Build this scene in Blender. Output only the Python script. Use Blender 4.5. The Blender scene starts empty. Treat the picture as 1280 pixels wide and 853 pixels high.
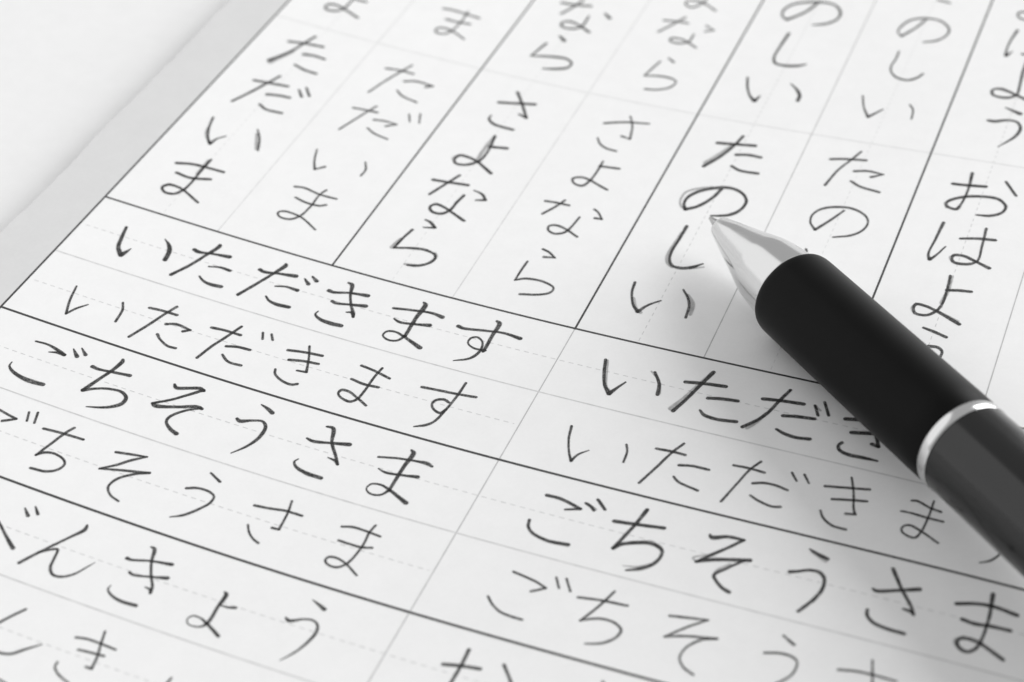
import bpy, bmesh, math, random, json
from mathutils import Vector, Matrix, noise

S = bpy.context.scene
MM = 0.001

# ------------------------------------------------------------------ camera
CAM_LOC = (117.17662, -154.30113, 145.67784)                    # mm, in the axes of the sheet
CAM_R = ((0.9263425784, 0.3765320426, 0.0106324171),            # right
         (0.2595349706, -0.6175407393, -0.7424857132),          # down
         (-0.2730037115, 0.6905556141, -0.6697775134))          # forward
cam_data = bpy.data.cameras.new('camera')
cam_data.sensor_width = 36
cam_data.lens = 2293.03 / 1280 * 36
cam_data.clip_start = 0.005
cam_data.clip_end = 50
cam_data.dof.use_dof = True
cam_data.dof.focus_distance = 0.2125
cam_data.dof.aperture_fstop = 23
camera = bpy.data.objects.new('camera', cam_data)
S.collection.objects.link(camera)
r, d, f = (Vector(v) for v in CAM_R)
camera.matrix_world = Matrix(((r.x, -d.x, -f.x, CAM_LOC[0]*MM), (r.y, -d.y, -f.y, CAM_LOC[1]*MM),
                              (r.z, -d.z, -f.z, CAM_LOC[2]*MM), (0, 0, 0, 1)))
S.camera = camera

# ------------------------------------------------------------------ light: soft room light and one large window-like lamp
W = bpy.data.worlds.new('World')
S.world = W
W.use_nodes = True
nt = W.node_tree
bg = nt.nodes['Background']
# a dim room with a bright patch of wall low on the left
tc = nt.nodes.new('ShaderNodeTexCoord')
dot = nt.nodes.new('ShaderNodeVectorMath'); dot.operation = 'DOT_PRODUCT'
az, el = math.radians(170), math.radians(15)
dot.inputs[1].default_value = (math.cos(az)*math.cos(el), math.sin(az)*math.cos(el), math.sin(el))
nt.links.new(tc.outputs['Generated'], dot.inputs[0])
mr = nt.nodes.new('ShaderNodeMapRange'); mr.interpolation_type = 'SMOOTHSTEP'
for i, v in enumerate((.785, .83, .50, 1.12)): mr.inputs[i+1].default_value = v
nt.links.new(dot.outputs['Value'], mr.inputs[0])
bg.inputs[0].default_value = (1, 1, 1, 1)
nt.links.new(mr.outputs[0], bg.inputs[1])


def area(name, az, el, dist, sx, sy, power, target=(0.085, -0.01, 0.0)):
    l = bpy.data.lights.new(name, 'AREA')
    l.shape = 'RECTANGLE'; l.size = sx; l.size_y = sy; l.energy = power
    o = bpy.data.objects.new(name, l)
    S.collection.objects.link(o)
    a, e = math.radians(az), math.radians(el)
    v = Vector((math.cos(a)*math.cos(e), math.sin(a)*math.cos(e), math.sin(e)))
    o.location = Vector(target) + v*dist
    o.rotation_euler = v.to_track_quat('Z', 'Y').to_euler()
    return o


area('window_light', 45, 27, 3.0, 4.6, 2.4, 134)
S.view_settings.view_transform = 'Standard'
S.view_settings.look = 'None'
S.view_settings.exposure = 0
S.view_settings.gamma = 1

# ------------------------------------------------------------------ helpers
def node_mat(name):
    m = bpy.data.materials.new(name)
    m.use_nodes = True
    nt = m.node_tree
    return m, nt, nt.nodes['Principled BSDF']


def N(nt, typ, **kw):
    n = nt.nodes.new(typ)
    for k, v in kw.items():
        setattr(n, k, v)
    return n


def math_node(nt, op, a, b=None):
    n = N(nt, 'ShaderNodeMath', operation=op)
    for i, v in enumerate((a, b)):
        if v is None: continue
        if isinstance(v, (int, float)): n.inputs[i].default_value = v
        else: nt.links.new(v, n.inputs[i])
    return n.outputs[0]


def noise_tex(nt, scale, detail=3, rough=.5, stretch=None):
    tc = N(nt, 'ShaderNodeTexCoord')
    out = tc.outputs['Object']
    if stretch:
        mp = N(nt, 'ShaderNodeMapping')
        mp.inputs['Scale'].default_value = stretch
        nt.links.new(out, mp.inputs[0]); out = mp.outputs[0]
    n = N(nt, 'ShaderNodeTexNoise')
    n.inputs['Scale'].default_value = scale
    n.inputs['Detail'].default_value = detail
    n.inputs['Roughness'].default_value = rough
    nt.links.new(out, n.inputs['Vector'])
    return n.outputs['Fac']


def remap(nt, v, a, b, c, d):
    n = N(nt, 'ShaderNodeMapRange')
    for i, x in enumerate((a, b, c, d)): n.inputs[i+1].default_value = x
    nt.links.new(v, n.inputs[0])
    return n.outputs[0]


def grey(nt, v):
    n = N(nt, 'ShaderNodeCombineColor')
    for i in range(3): nt.links.new(v, n.inputs[i])
    return n.outputs[0]


def bump(nt, bsdf, h, strength, dist):
    b = N(nt, 'ShaderNodeBump')
    b.inputs['Strength'].default_value = strength
    b.inputs['Distance'].default_value = dist
    nt.links.new(h, b.inputs['Height'])
    nt.links.new(b.outputs[0], bsdf.inputs['Normal'])


def paper_mat(name, albedo, spread, rough=.75):
    m, nt, b = node_mat(name)
    big = noise_tex(nt, 60, 3)
    fib = noise_tex(nt, 2600, 4, .6)
    mid = remap(nt, noise_tex(nt, 330, 4, .65), .3, .7, -.013, .013)
    v = math_node(nt, 'ADD', math_node(nt, 'ADD', mid, remap(nt, big, .3, .7, albedo-spread, albedo+spread)), remap(nt, fib, .25, .75, -.012, .012))
    nt.links.new(grey(nt, v), b.inputs['Base Color'])
    b.inputs['Roughness'].default_value = rough
    b.inputs['Specular IOR Level'].default_value = .25
    h = math_node(nt, 'ADD', math_node(nt, 'MULTIPLY', fib, .25), noise_tex(nt, 420, 2))
    h = math_node(nt, 'ADD', h, math_node(nt, 'MULTIPLY', noise_tex(nt, 55, 2), 4.0))
    bump(nt, b, h, .35, 2.0e-5)
    return m


def ink_mat(name, albedo, rough=.6):
    """marks on paper: u runs across the stroke, v holds its density; graphite skips the low spots of the paper"""
    m, nt, b = node_mat(name)
    b.inputs['Base Color'].default_value = (albedo, albedo, albedo, 1)
    b.inputs['Roughness'].default_value = rough
    uv = N(nt, 'ShaderNodeUVMap')
    sep = N(nt, 'ShaderNodeSeparateXYZ')
    nt.links.new(uv.outputs[0], sep.inputs[0])
    e = math_node(nt, 'ABSOLUTE', math_node(nt, 'SUBTRACT', math_node(nt, 'MULTIPLY', sep.outputs[0], 2), 1))
    edge = remap(nt, e, 1.0, .6, 0, 1)
    g = remap(nt, noise_tex(nt, 7000, 3, .6), .33, .58, .55, 1.0)
    g2 = remap(nt, noise_tex(nt, 1300, 2), .3, .65, .8, 1.0)
    al = math_node(nt, 'MULTIPLY', math_node(nt, 'MULTIPLY', edge, g), math_node(nt, 'MULTIPLY', g2, sep.outputs[1]))
    nt.links.new(al, b.inputs['Alpha'])
    return m


def plain_ink(name, albedo):
    m, nt, b = node_mat(name)
    v = remap(nt, noise_tex(nt, 900, 3), .3, .7, albedo*.9, albedo*1.1)
    nt.links.new(grey(nt, v), b.inputs['Base Color'])
    b.inputs['Roughness'].default_value = .7
    return m


def link(name, me, mat, parent=None, label=None):
    o = bpy.data.objects.new(name, me)
    S.collection.objects.link(o)
    if mat: me.materials.append(mat)
    if parent: o.parent = parent
    if label: o['label'] = label
    return o


def root(name, label, cat, loc=(0, 0, 0)):
    o = bpy.data.objects.new(name, None)
    o.empty_display_size = .01
    S.collection.objects.link(o)
    o.location = loc
    o['label'] = label; o['category'] = cat
    return o


# ------------------------------------------------------------------ the bow of the page (mm): a shallow trough along the columns
COL = 32.0
S_MAX = 3.9


def bow(x):
    s = x / COL
    def q(s):
        u = s - 1.2
        return 0.03181268*u*u + 0.00103067*u**3 - 0.00188051*u**4
    if s > S_MAX:
        return (q(S_MAX) + .10*(s-S_MAX)) * COL
    return q(s) * COL


def on_page(x, y, lift=0.0):
    return Vector((x*MM, y*MM, (bow(x) + lift)*MM))


def left_edge(y):
    return -7.8 + .35*noise.noise(Vector((y*.12, 1.3, 0))) + .22*noise.noise(Vector((y*.7, 4.1, 0)))


def poly(c, t):
    v = 0
    for k in c: v = v*t + k
    return v

M_PAPER = paper_mat('paper', .885, .008)
M_MARGIN = paper_mat('grey_print', .685, .006)
M_TABLE = paper_mat('white_laminate', .88, .006, .5)
M_GRAPHITE = ink_mat('graphite', .02)
M_RULE = plain_ink('dark_rule_print', .045)
M_THIN = plain_ink('thin_rule_print', .52)
M_ROW = plain_ink('row_rule_print', .64)
M_FAINT = plain_ink('faint_rule_print', .70)
M_DASH = plain_ink('dash_print', .64)
M_DASH_FAINT = plain_ink('faint_dash_print', .74)

# ------------------------------------------------------------------ the table
bm = bmesh.new()
bmesh.ops.create_grid(bm, x_segments=2, y_segments=2, size=.6)
me = bpy.data.meshes.new('tabletop'); bm.to_mesh(me); bm.free()
table = link('tabletop', me, M_TABLE)
table.location = (.05, .03, -.0012)
table['kind'] = 'structure'

# ------------------------------------------------------------------ the sheet
sheet = root('practice_sheet', 'white handwriting practice sheet ruled in columns and rows, filled with pencilled hiragana', 'paper sheet')
Y0, Y1, X1 = -150.0, 190.0, 206.0
bm = bmesh.new()
rows = []
ys = [Y0 + (Y1-Y0)*i/260 for i in range(261)]
for y in ys:
    xl = left_edge(y)
    row = []
    for j in range(301):
        x = xl + (X1-xl)*(j/300)
        row.append(bm.verts.new(on_page(x, y)))
    rows.append(row)
for i in range(260):
    for j in range(300):
        bm.faces.new((rows[i][j], rows[i][j+1], rows[i+1][j+1], rows[i+1][j]))
# underside and edges: paper 0.18 mm thick
top = list(bm.faces)
ring_ = bmesh.ops.extrude_face_region(bm, geom=top)
low = [v for v in ring_['geom'] if isinstance(v, bmesh.types.BMVert)]
for v in low: v.co.z -= .18*MM
bmesh.ops.recalc_face_normals(bm, faces=bm.faces)
for fc in bm.faces: fc.smooth = abs(fc.normal.z) > .5
me = bpy.data.meshes.new('page'); bm.to_mesh(me); bm.free()
link('page', me, M_PAPER, sheet)


def strip(name, pts, half, mat, lift, parent):
    """a printed band along pts (x, y in mm); half = half widths"""
    bm = bmesh.new()
    prev = None
    for i, (x, y) in enumerate(pts):
        a = Vector(pts[max(i-1, 0)]); b = Vector(pts[min(i+1, len(pts)-1)])
        t = (b-a).normalized(); n = Vector((-t.y, t.x))
        h = half if isinstance(half, float) else half[i]
        p, q = Vector((x, y)) + n*h, Vector((x, y)) - n*h
        cur = (bm.verts.new(on_page(p.x, p.y, lift)), bm.verts.new(on_page(q.x, q.y, lift)))
        if prev: bm.faces.new((prev[0], prev[1], cur[1], cur[0]))
        prev = cur
    me = bpy.data.meshes.new(name); bm.to_mesh(me); bm.free()
    return link(name, me, mat, parent)


def dashes(name, f, a, b, step, duty, half, lift, parent, mat=None):
    bm = bmesh.new()
    t = a
    while t < b:
        t1 = min(t + step*duty, b)
        p, q = Vector(f(t)), Vector(f(t1))
        d = (q-p).normalized(); n = Vector((-d.y, d.x))*half
        bm.faces.new([bm.verts.new(on_page(v.x, v.y, lift)) for v in (p+n, p-n, q-n, q+n)])
        t += step
    me = bpy.data.meshes.new(name); bm.to_mesh(me); bm.free()
    return link(name, me, mat or M_DASH, parent)

# grey printed margin between the page edge and the table of cells
V0 = (-5.9318e-05, 0.0019935, -0.19536)
bm = bmesh.new()
prev = None
for y in ys:
    xl, xr = left_edge(y) + .01, poly(V0, y)
    cur = [bm.verts.new(on_page(xl + (xr-xl)*k/12, y, .004)) for k in range(13)]
    if prev:
        for k in range(12): bm.faces.new((prev[k], prev[k+1], cur[k+1], cur[k]))
    prev = cur
me = bpy.data.meshes.new('grey_margin'); bm.to_mesh(me); bm.free()
link('grey_margin', me, M_MARGIN, sheet, 'grey printed margin strip')

UPRIGHT = [  # name, coefficients of x(y), y from, y to, half width, material
    ('thick_rule', V0, -150, 190, .14, 'R'),
    ('thin_rule', (0.0011592, 15.934), 0, 190, .075, 'F'),
    ('thick_rule', (0.002813, 31.981), 0, 190, .13, 'R'),
    ('thin_rule', (0.00040249, 48.178), 0, 190, .075, 'F'),
    ('thick_rule', (-0.0015521, 64.159), 0, 190, .13, 'R'),
    ('thin_rule', (-6.8615e-05, 0.0012565, 64.151), -150, 0, .075, 'T'),
    ('thin_rule', (-3.2265e-05, -0.0010241, 80.104), 0, 190, .075, 'T'),
    ('thick_rule', (0.0011482, 95.872), 0, 190, .13, 'R'),
    ('thin_rule', (0.00021037, 111.83), 0, 190, .075, 'T'),
]
LEVEL = [  # name, coefficients of y(x), half width, material
    ('thick_rule', (-9.1798e-05, 0.0093569, -0.031661), .15, 'R'),
    ('thick_rule', (-2.6063e-05, 0.0023313, -23.424), .16, 'R'),
    ('thick_rule', (9.053e-05, -0.011152, -46.469), .16, 'R'),
    ('thin_rule', (-0.00012019, 0.0099176, -11.771), .09, 'M'),
    ('thin_rule', (2.1954e-05, -0.0038961, -34.95), .09, 'M'),
    ('thin_rule', (-0.0026825, -58.151), .09, 'M'),
    ('thin_rule', (-1.2018e-05, 0.017676, 46.975), .08, 'F'),
]
MATS = {'R': M_RULE, 'M': M_ROW, 'T': M_THIN, 'F': M_FAINT}
for nm, c, a, b, h, k in UPRIGHT:
    pts = [(poly(c, a + (b-a)*i/80), a + (b-a)*i/80) for i in range(81)]
    strip(nm, pts, h, MATS[k], .008 + (.002 if k == 'R' else 0), sheet)
for nm, c, h, k in LEVEL:
    x0 = poly(V0, poly(c, 0))
    pts = [(x0 + (190-x0)*i/120, poly(c, x0 + (190-x0)*i/120)) for i in range(121)]
    strip(nm, pts, h, MATS[k], .009 + (.0025 if k == 'R' else 0), sheet)
# dashed centre lines of the writing columns and rows
for k in (0, 2, 4, 5, 6):
    x = 8.0 + 16*k
    dashes('dashed_rule', lambda t, x=x: (x + .0005*t, t), .6, 150, 1.2, .5, .055, .006, sheet, M_DASH if k in (4, 6) else M_DASH_FAINT)
for k in range(6):
    lv = [LEVEL[i][1] for i in (0, 3, 1, 4, 2, 5)]
    c0 = lv[k]
    c1 = lv[k+1] if k < 5 else (-.0026825, -69.8)
    dashes('dashed_rule', lambda t, c0=c0, c1=c1: (t, (poly(c0, t)+poly(c1, t))/2), .6, 63.5 if k in (1, 3) else 150, 1.12, .55, .06, .006, sheet)

# ------------------------------------------------------------------ the writing
WORDS=[
('ま','faint',[
('ま',[('P','8.32,56.15,0.46 9.99,56.22,0.46'),('P','7.89,56.71,0.31 7.92,54.61,0.32 7.71,52.82,0.39 6.80,51.88,0.48 5.61,51.79,0.39 5.15,52.39,0.30 5.49,53.23,0.48 6.72,53.39,0.43 8.27,52.88,0.38 10.65,51.84,0.45')]),
]),
('ま','pale',[
('ま',[('L','20.94,59.70,0.42 22.36,59.90,0.41 24.85,59.71,0.40 26.71,59.57,0.40'),('L','22.40,57.24,0.40 24.00,57.23,0.41 26.11,57.52,0.42'),('L','24.55,60.58,0.26 24.69,57.85,0.27 24.45,55.10,0.31 23.82,53.64,0.40 22.66,53.38,0.36 22.12,54.11,0.26 22.52,54.77,0.42 23.55,54.97,0.38 25.22,54.42,0.34 26.87,53.51,0.32')]),
]),
('ただいま','dark',[
('た',[('P','4.57,41.88,0.50 6.69,42.41,0.49 9.51,42.83,0.49'),('P','7.39,44.70,0.41 6.81,42.81,0.40 6.02,39.97,0.42 4.24,36.38,0.60'),('P','7.89,39.92,0.49 9.35,40.28,0.47 11.04,40.19,0.45'),('P','7.97,37.09,0.40 9.65,36.57,0.42 11.58,36.45,0.44'),('G','6.22,39.91,0.50 5.45,38.00,0.50 4.61,35.97,0.50')]),
('だ',[('P','4.62,31.19,0.46 6.63,31.52,0.46 9.48,32.00,0.46'),('P','7.38,33.67,0.40 6.63,31.52,0.40 5.35,28.05,0.40 4.27,25.46,0.40'),('P','7.78,29.02,0.47 9.23,29.49,0.46 10.96,29.73,0.45'),('P','7.94,26.54,0.35 9.28,25.87,0.41 11.57,26.04,0.44'),('P','11.21,31.97,0.29 12.28,30.65,0.37'),('P','11.91,32.85,0.29 13.17,31.25,0.37')]),
('い',[('P','3.80,21.05,0.31 4.43,18.74,0.30 5.39,16.74,0.29 6.26,15.70,0.47| 6.56,17.08,0.31 7.35,18.12,0.21'),('G','4.31,18.68,0.30 4.72,17.39,0.29 5.98,15.95,0.30'),('P','10.39,21.34,0.19 11.51,19.80,0.27 12.66,17.17,0.27'),('G','10.80,20.44,0.37 11.54,18.82,0.37 12.32,17.35,0.37')]),
('ま',[('P','4.38,10.10,0.46 6.31,10.79,0.46 8.54,11.04,0.44 10.81,11.12,0.43'),('P','5.39,8.33,0.41 7.49,8.16,0.44 10.01,9.03,0.46'),('P','8.06,12.72,0.34 8.07,9.76,0.34 8.15,6.99,0.34 7.96,5.51,0.39 7.30,4.35,0.45 6.11,4.13,0.38 5.36,4.77,0.30 5.67,5.66,0.46 6.75,5.83,0.41 7.92,5.58,0.35 10.92,4.13,0.34'),('G','5.78,5.72,0.41 5.20,5.06,0.35 5.44,4.44,0.26'),('G','7.84,12.41,0.37 7.89,9.30,0.37')]),
]),
('ただいま','pale',[
('た',[('L','19.82,41.98,0.39 21.81,42.38,0.38 23.89,42.38,0.37'),('L','22.83,44.24,0.32 22.00,41.98,0.32 20.96,38.88,0.31 20.07,35.67,0.30'),('L','23.50,40.19,0.39 24.97,40.88,0.38 27.61,40.80,0.32| 26.77,40.15,0.38'),('L','23.50,37.78,0.27 24.65,36.88,0.31 27.13,36.29,0.33')]),
('だ',[('L','19.78,31.44,0.36 21.32,31.65,0.36 23.28,31.85,0.36'),('L','22.54,33.16,0.31 21.72,30.81,0.30 20.22,26.12,0.30'),('L','23.55,30.13,0.37 24.90,30.45,0.36 26.86,30.44,0.23| 25.66,29.48,0.36'),('L','23.59,28.02,0.28 24.88,27.31,0.30 27.06,26.86,0.32'),('L','27.36,33.33,0.22 28.17,31.75,0.22'),('L','28.72,34.05,0.22 29.49,31.94,0.22')]),
('い',[('L','19.55,20.84,0.24 20.28,18.66,0.24 21.22,16.80,0.31| 22.20,17.88,0.37'),('L','26.60,21.02,0.24 27.34,19.53,0.25 27.32,18.10,0.27')]),
('ま',[('L','20.56,12.44,0.37 21.73,12.71,0.35 24.25,12.30,0.34 26.58,12.36,0.35'),('L','21.66,10.46,0.32 23.36,10.06,0.34 25.25,10.20,0.37 25.92,10.69,0.37'),('L','24.59,13.48,0.31 24.25,12.30,0.28 24.26,9.43,0.28 23.85,7.12,0.32 22.94,6.12,0.36 21.51,6.13,0.29 21.07,6.82,0.28 21.62,7.30,0.36 22.73,7.37,0.33 24.31,7.06,0.29 26.95,5.60,0.27')]),
]),
('なら','dark',[
('な',[('P','36.33,68.52,0.49 38.17,68.71,0.50 40.64,69.33,0.50'),('P','39.05,70.61,0.37 38.19,67.81,0.38 37.28,65.62,0.39'),('P','43.25,68.24,0.33 44.33,67.25,0.59'),('P','41.33,66.61,0.30 41.25,63.45,0.35 40.22,62.43,0.49 38.74,62.39,0.39 38.30,63.38,0.34 39.11,64.14,0.49 40.65,63.79,0.40 42.84,62.53,0.50')]),
('ら',[('P','39.32,59.90,0.36 40.34,59.00,0.61'),('P','38.19,57.35,0.38 37.34,53.47,0.30| 40.20,54.40,0.52 42.24,54.69,0.47 43.40,53.88,0.29 43.19,52.58,0.46 41.59,51.59,0.51 40.12,51.09,0.30')]),
]),
('なら','pale',[
('よ',[('L','56.01,78.22,0.28 55.83,76.32,0.33 54.70,74.51,0.44 53.64,74.90,0.27 53.56,76.09,0.38 54.68,76.51,0.45 56.02,76.21,0.37 58.27,74.79,0.35')]),
('な',[('L','51.96,69.65,0.44 53.71,69.96,0.44 55.53,70.04,0.43'),('L','54.68,71.51,0.35 53.46,68.86,0.35 52.21,66.34,0.35'),('L','58.26,70.33,0.35 59.75,69.46,0.23| 58.61,68.82,0.43'),('L','57.26,67.52,0.27 57.11,65.16,0.33 55.86,64.36,0.43 54.56,64.63,0.30 54.61,65.39,0.42 56.07,65.59,0.38 58.66,64.13,0.34')]),
('ら',[('L','55.86,60.18,0.30 56.83,59.42,0.41'),('L','55.01,58.97,0.29 54.56,57.03,0.29 54.08,54.66,0.27| 56.18,55.32,0.41 57.97,55.27,0.37 58.74,54.74,0.23 58.39,53.11,0.35 56.75,51.87,0.40 55.25,51.53,0.40')]),
]),
('のしい','dark',[
('の',[('P','71.89,81.80,0.40 70.89,78.77,0.43 68.87,75.74,0.53| 67.93,76.61,0.30 67.69,78.33,0.36 68.65,80.33,0.50 70.45,81.52,0.57 72.41,82.14,0.57 74.27,81.95,0.46 75.66,80.28,0.38 75.73,78.05,0.37 74.53,76.38,0.51 72.83,75.49,0.33')]),
('し',[('P','70.16,72.19,0.45 69.93,68.27,0.35 69.93,65.18,0.32 70.55,63.83,0.44 72.10,63.68,0.57 73.70,64.19,0.57 74.67,64.89,0.25')]),
('い',[('P','67.85,59.10,0.31 68.60,56.56,0.31 69.49,54.73,0.33 70.43,53.67,0.55| 70.80,55.16,0.21'),('P','74.02,59.40,0.21 75.21,58.18,0.41 75.96,56.83,0.47 76.03,55.54,0.51')]),
]),
('のしい','pale',[
('た',[('L','88.41,87.68,0.43 90.21,87.23,0.43')]),
('の',[('L','87.97,81.60,0.34 87.10,79.02,0.35 85.66,76.18,0.45| 84.90,77.21,0.25 85.07,79.00,0.33 86.06,81.04,0.44 87.89,81.99,0.51 89.95,81.88,0.43 91.63,80.05,0.33 91.63,78.04,0.31 90.57,76.31,0.43 88.99,75.45,0.32')]),
('し',[('L','86.24,72.05,0.26 86.29,70.00,0.27 86.11,67.75,0.25 86.55,66.25,0.28 87.71,65.14,0.40 89.13,65.02,0.46 90.17,65.98,0.38 90.73,67.22,0.34')]),
('い',[('L','84.17,59.39,0.25 85.04,56.54,0.25 86.09,54.50,0.44| 87.57,56.89,0.23'),('L','90.77,59.04,0.27 91.42,57.95,0.24 91.73,55.65,0.24')]),
]),
('はよう','dark',[
('お',[('P','101.18,87.63,0.51 100.42,87.41,0.43 100.18,86.52,0.25 100.73,85.68,0.41 101.71,85.44,0.48')]),
('は',[('P','100.95,82.33,0.40 100.51,78.91,0.29 100.48,76.10,0.28 100.67,75.05,0.52| 101.30,76.45,0.18'),('P','102.80,76.12,0.53 103.52,76.11,0.53')]),
('よ',[('P','103.65,75.38,0.31 103.65,71.57,0.38 103.86,67.90,0.35 103.83,65.38,0.37 102.54,64.37,0.55 100.87,64.65,0.43 100.63,65.89,0.37 101.48,66.40,0.56 102.92,65.94,0.50 103.82,65.48,0.48| 105.60,64.51,0.60')]),
('う',[('P','103.13,61.97,0.26 105.16,61.05,0.66'),('P','101.49,58.28,0.48 102.24,58.26,0.58 103.94,59.07,0.48 105.15,58.94,0.40 105.82,57.74,0.39 105.61,55.71,0.41 103.87,52.49,0.17')]),
]),
('さよなら','dark',[
('さ',[('P','37.56,40.91,0.53 39.29,41.43,0.53 42.33,42.39,0.53'),('P','39.00,44.22,0.44 40.62,41.84,0.40 42.46,38.87,0.39| 41.17,39.36,0.32'),('P','37.76,37.61,0.24 37.79,36.75,0.31 38.91,35.85,0.45 41.79,35.63,0.48')]),
('よ',[('P','40.07,33.41,0.37 40.45,31.08,0.32 40.54,28.42,0.34 40.19,27.06,0.43 39.03,25.85,0.49 37.69,25.62,0.41 37.16,26.51,0.31 37.47,27.47,0.49 38.91,27.49,0.45 40.33,27.02,0.38| 42.83,25.37,0.49'),('P','40.41,30.82,0.50 42.66,31.35,0.50'),('G','40.12,32.93,0.51 39.92,30.61,0.49 39.98,27.70,0.48'),('G','37.23,27.36,0.35 36.83,26.61,0.26 37.39,25.64,0.24')]),
('な',[('P','36.34,21.14,0.47 38.36,21.43,0.47 41.03,21.85,0.47'),('P','39.18,23.38,0.40 38.40,21.35,0.39 37.19,18.14,0.39'),('P','42.26,21.10,0.26 43.48,20.76,0.36 44.41,19.76,0.38| 43.26,19.29,0.30'),('P','41.45,19.56,0.35 41.15,17.96,0.34 40.98,16.07,0.37 40.22,14.94,0.46 38.89,14.97,0.37 38.35,15.79,0.31 38.81,16.53,0.46 40.02,16.35,0.39 41.59,15.65,0.37 43.52,14.73,0.43'),('G','41.38,19.71,0.38 41.11,17.72,0.37'),('G','38.29,15.94,0.31 38.50,15.21,0.32 39.07,14.82,0.37')]),
('ら',[('P','38.90,13.04,0.28 39.67,12.83,0.38 40.68,12.01,0.39| 39.31,11.52,0.24'),('P','38.20,10.53,0.35 37.84,8.75,0.34 37.57,6.33,0.31| 39.68,7.14,0.43 41.46,7.45,0.41 42.91,6.97,0.31 43.19,6.03,0.33 42.59,4.93,0.41 41.57,4.18,0.43 40.56,3.88,0.31'),('G','37.66,8.24,0.53 37.29,6.34,0.53'),('G','42.75,7.34,0.35 43.18,6.66,0.38 42.92,5.41,0.43'),('G','41.52,4.28,0.35 40.18,3.94,0.35')]),
]),
('さよなら','pale',[
('さ',[('L','52.80,41.68,0.43 55.22,42.84,0.43 58.54,43.66,0.33'),('L','55.56,44.51,0.25 56.57,42.43,0.24 57.32,39.34,0.30| 56.02,39.61,0.38'),('L','53.12,38.12,0.26 53.90,36.92,0.28 55.00,36.25,0.36 56.48,36.07,0.39')]),
('よ',[('L','55.65,33.27,0.29 55.71,31.18,0.29 55.52,28.65,0.32 54.94,27.21,0.43 53.76,27.37,0.34 53.28,28.27,0.32 54.03,28.89,0.44 55.17,28.85,0.39 56.65,28.23,0.37 58.30,27.53,0.37'),('L','55.65,32.12,0.44 58.20,32.44,0.44')]),
('な',[('L','51.69,22.46,0.42 53.07,22.62,0.41 54.85,22.66,0.41'),('L','53.98,23.51,0.34 53.44,22.03,0.35 52.30,19.78,0.36'),('L','58.21,23.00,0.33 58.85,22.60,0.29 59.85,21.35,0.27| 58.93,21.28,0.41'),('L','57.01,20.80,0.30 56.76,18.70,0.31 56.37,17.23,0.37 55.30,16.48,0.40 54.25,16.87,0.29 54.03,17.67,0.33 54.66,18.14,0.41 55.96,17.96,0.35 58.13,16.88,0.33')]),
('ら',[('L','55.02,13.03,0.35 55.95,12.73,0.32 57.03,11.94,0.30| 55.71,11.62,0.40'),('L','54.12,10.09,0.28 54.04,8.41,0.28 54.04,6.12,0.25| 54.96,6.80,0.39 56.68,7.12,0.37 58.22,6.87,0.33 59.03,6.35,0.24 58.92,5.42,0.34 57.92,4.64,0.38 55.61,3.85,0.38')]),
]),
('たのしい','dark',[
('た',[('P','68.66,42.40,0.56 70.81,42.82,0.56 73.56,43.34,0.56'),('P','71.43,45.01,0.39 70.92,42.47,0.40 69.91,39.44,0.43 68.51,36.70,0.51'),('P','71.82,40.57,0.55 73.29,41.00,0.55 74.99,40.98,0.54'),('G','70.66,42.38,0.50 69.70,40.10,0.51 68.45,37.50,0.51'),('P','71.98,37.88,0.42 73.31,37.27,0.47 75.68,37.34,0.49')]),
('の',[('P','72.26,32.56,0.41 71.67,30.29,0.44 70.50,28.07,0.49 69.21,26.90,0.55| 68.67,27.90,0.34 68.69,29.50,0.42 69.55,31.04,0.51 71.04,32.29,0.56 72.69,33.07,0.57 74.05,33.02,0.51 75.37,32.21,0.39 76.05,30.83,0.34 75.81,28.94,0.43 74.68,27.45,0.53 72.68,26.64,0.30'),('G','69.24,26.82,0.30 68.44,27.37,0.25 67.97,28.57,0.24 68.11,30.45,0.31 69.33,31.71,0.38 70.95,32.58,0.39'),('G','75.18,32.37,0.34 76.10,31.08,0.31 75.96,29.35,0.34')]),
('し',[('P','70.45,23.58,0.44 70.41,20.94,0.35 70.28,18.31,0.34 70.53,16.48,0.32 71.27,15.34,0.42 72.53,15.27,0.51 73.63,15.85,0.50 74.70,16.93,0.22'),('G','70.27,22.20,0.33 70.14,19.55,0.43 70.15,16.98,0.51 70.59,15.66,0.41 71.33,14.99,0.29'),('G','73.49,15.47,0.27 74.97,16.31,0.27')]),
('い',[('P','67.98,10.80,0.33 68.27,8.86,0.29 69.13,6.75,0.30 70.12,5.58,0.45| 70.90,7.16,0.33 72.09,8.49,0.21'),('G','68.78,7.83,0.42 69.68,6.14,0.43 70.49,5.55,0.44'),('P','74.00,11.32,0.26 75.02,9.97,0.30 75.60,8.57,0.29 75.89,6.37,0.32'),('G','74.85,10.64,0.20 75.85,9.13,0.53 76.24,7.12,0.38')]),
]),
('たの','pale',[
('た',[('L','83.81,43.36,0.46 85.48,43.93,0.46 88.28,44.47,0.46'),('L','87.21,46.21,0.33 86.33,43.77,0.33 85.37,41.23,0.31 84.63,37.49,0.36'),('L','87.44,41.64,0.45 89.11,42.16,0.45 91.15,41.99,0.28| 89.80,40.96,0.42'),('L','87.57,39.34,0.37 88.96,38.52,0.40 91.55,38.03,0.42')]),
('の',[('L','88.31,32.86,0.32 87.33,30.64,0.33 85.89,27.86,0.40| 84.93,29.22,0.25 84.80,30.95,0.29 85.69,32.49,0.39 87.40,33.38,0.43 89.16,33.58,0.41 90.90,32.78,0.33 91.70,31.57,0.25 91.63,29.80,0.30 90.52,28.15,0.38 88.40,27.04,0.28')]),
('し',[('L','85.86,23.71,0.28 86.10,23.19,0.28')]),
('い',[('P','84.89,8.04,0.35 85.25,7.47,0.35')]),
]),
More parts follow.
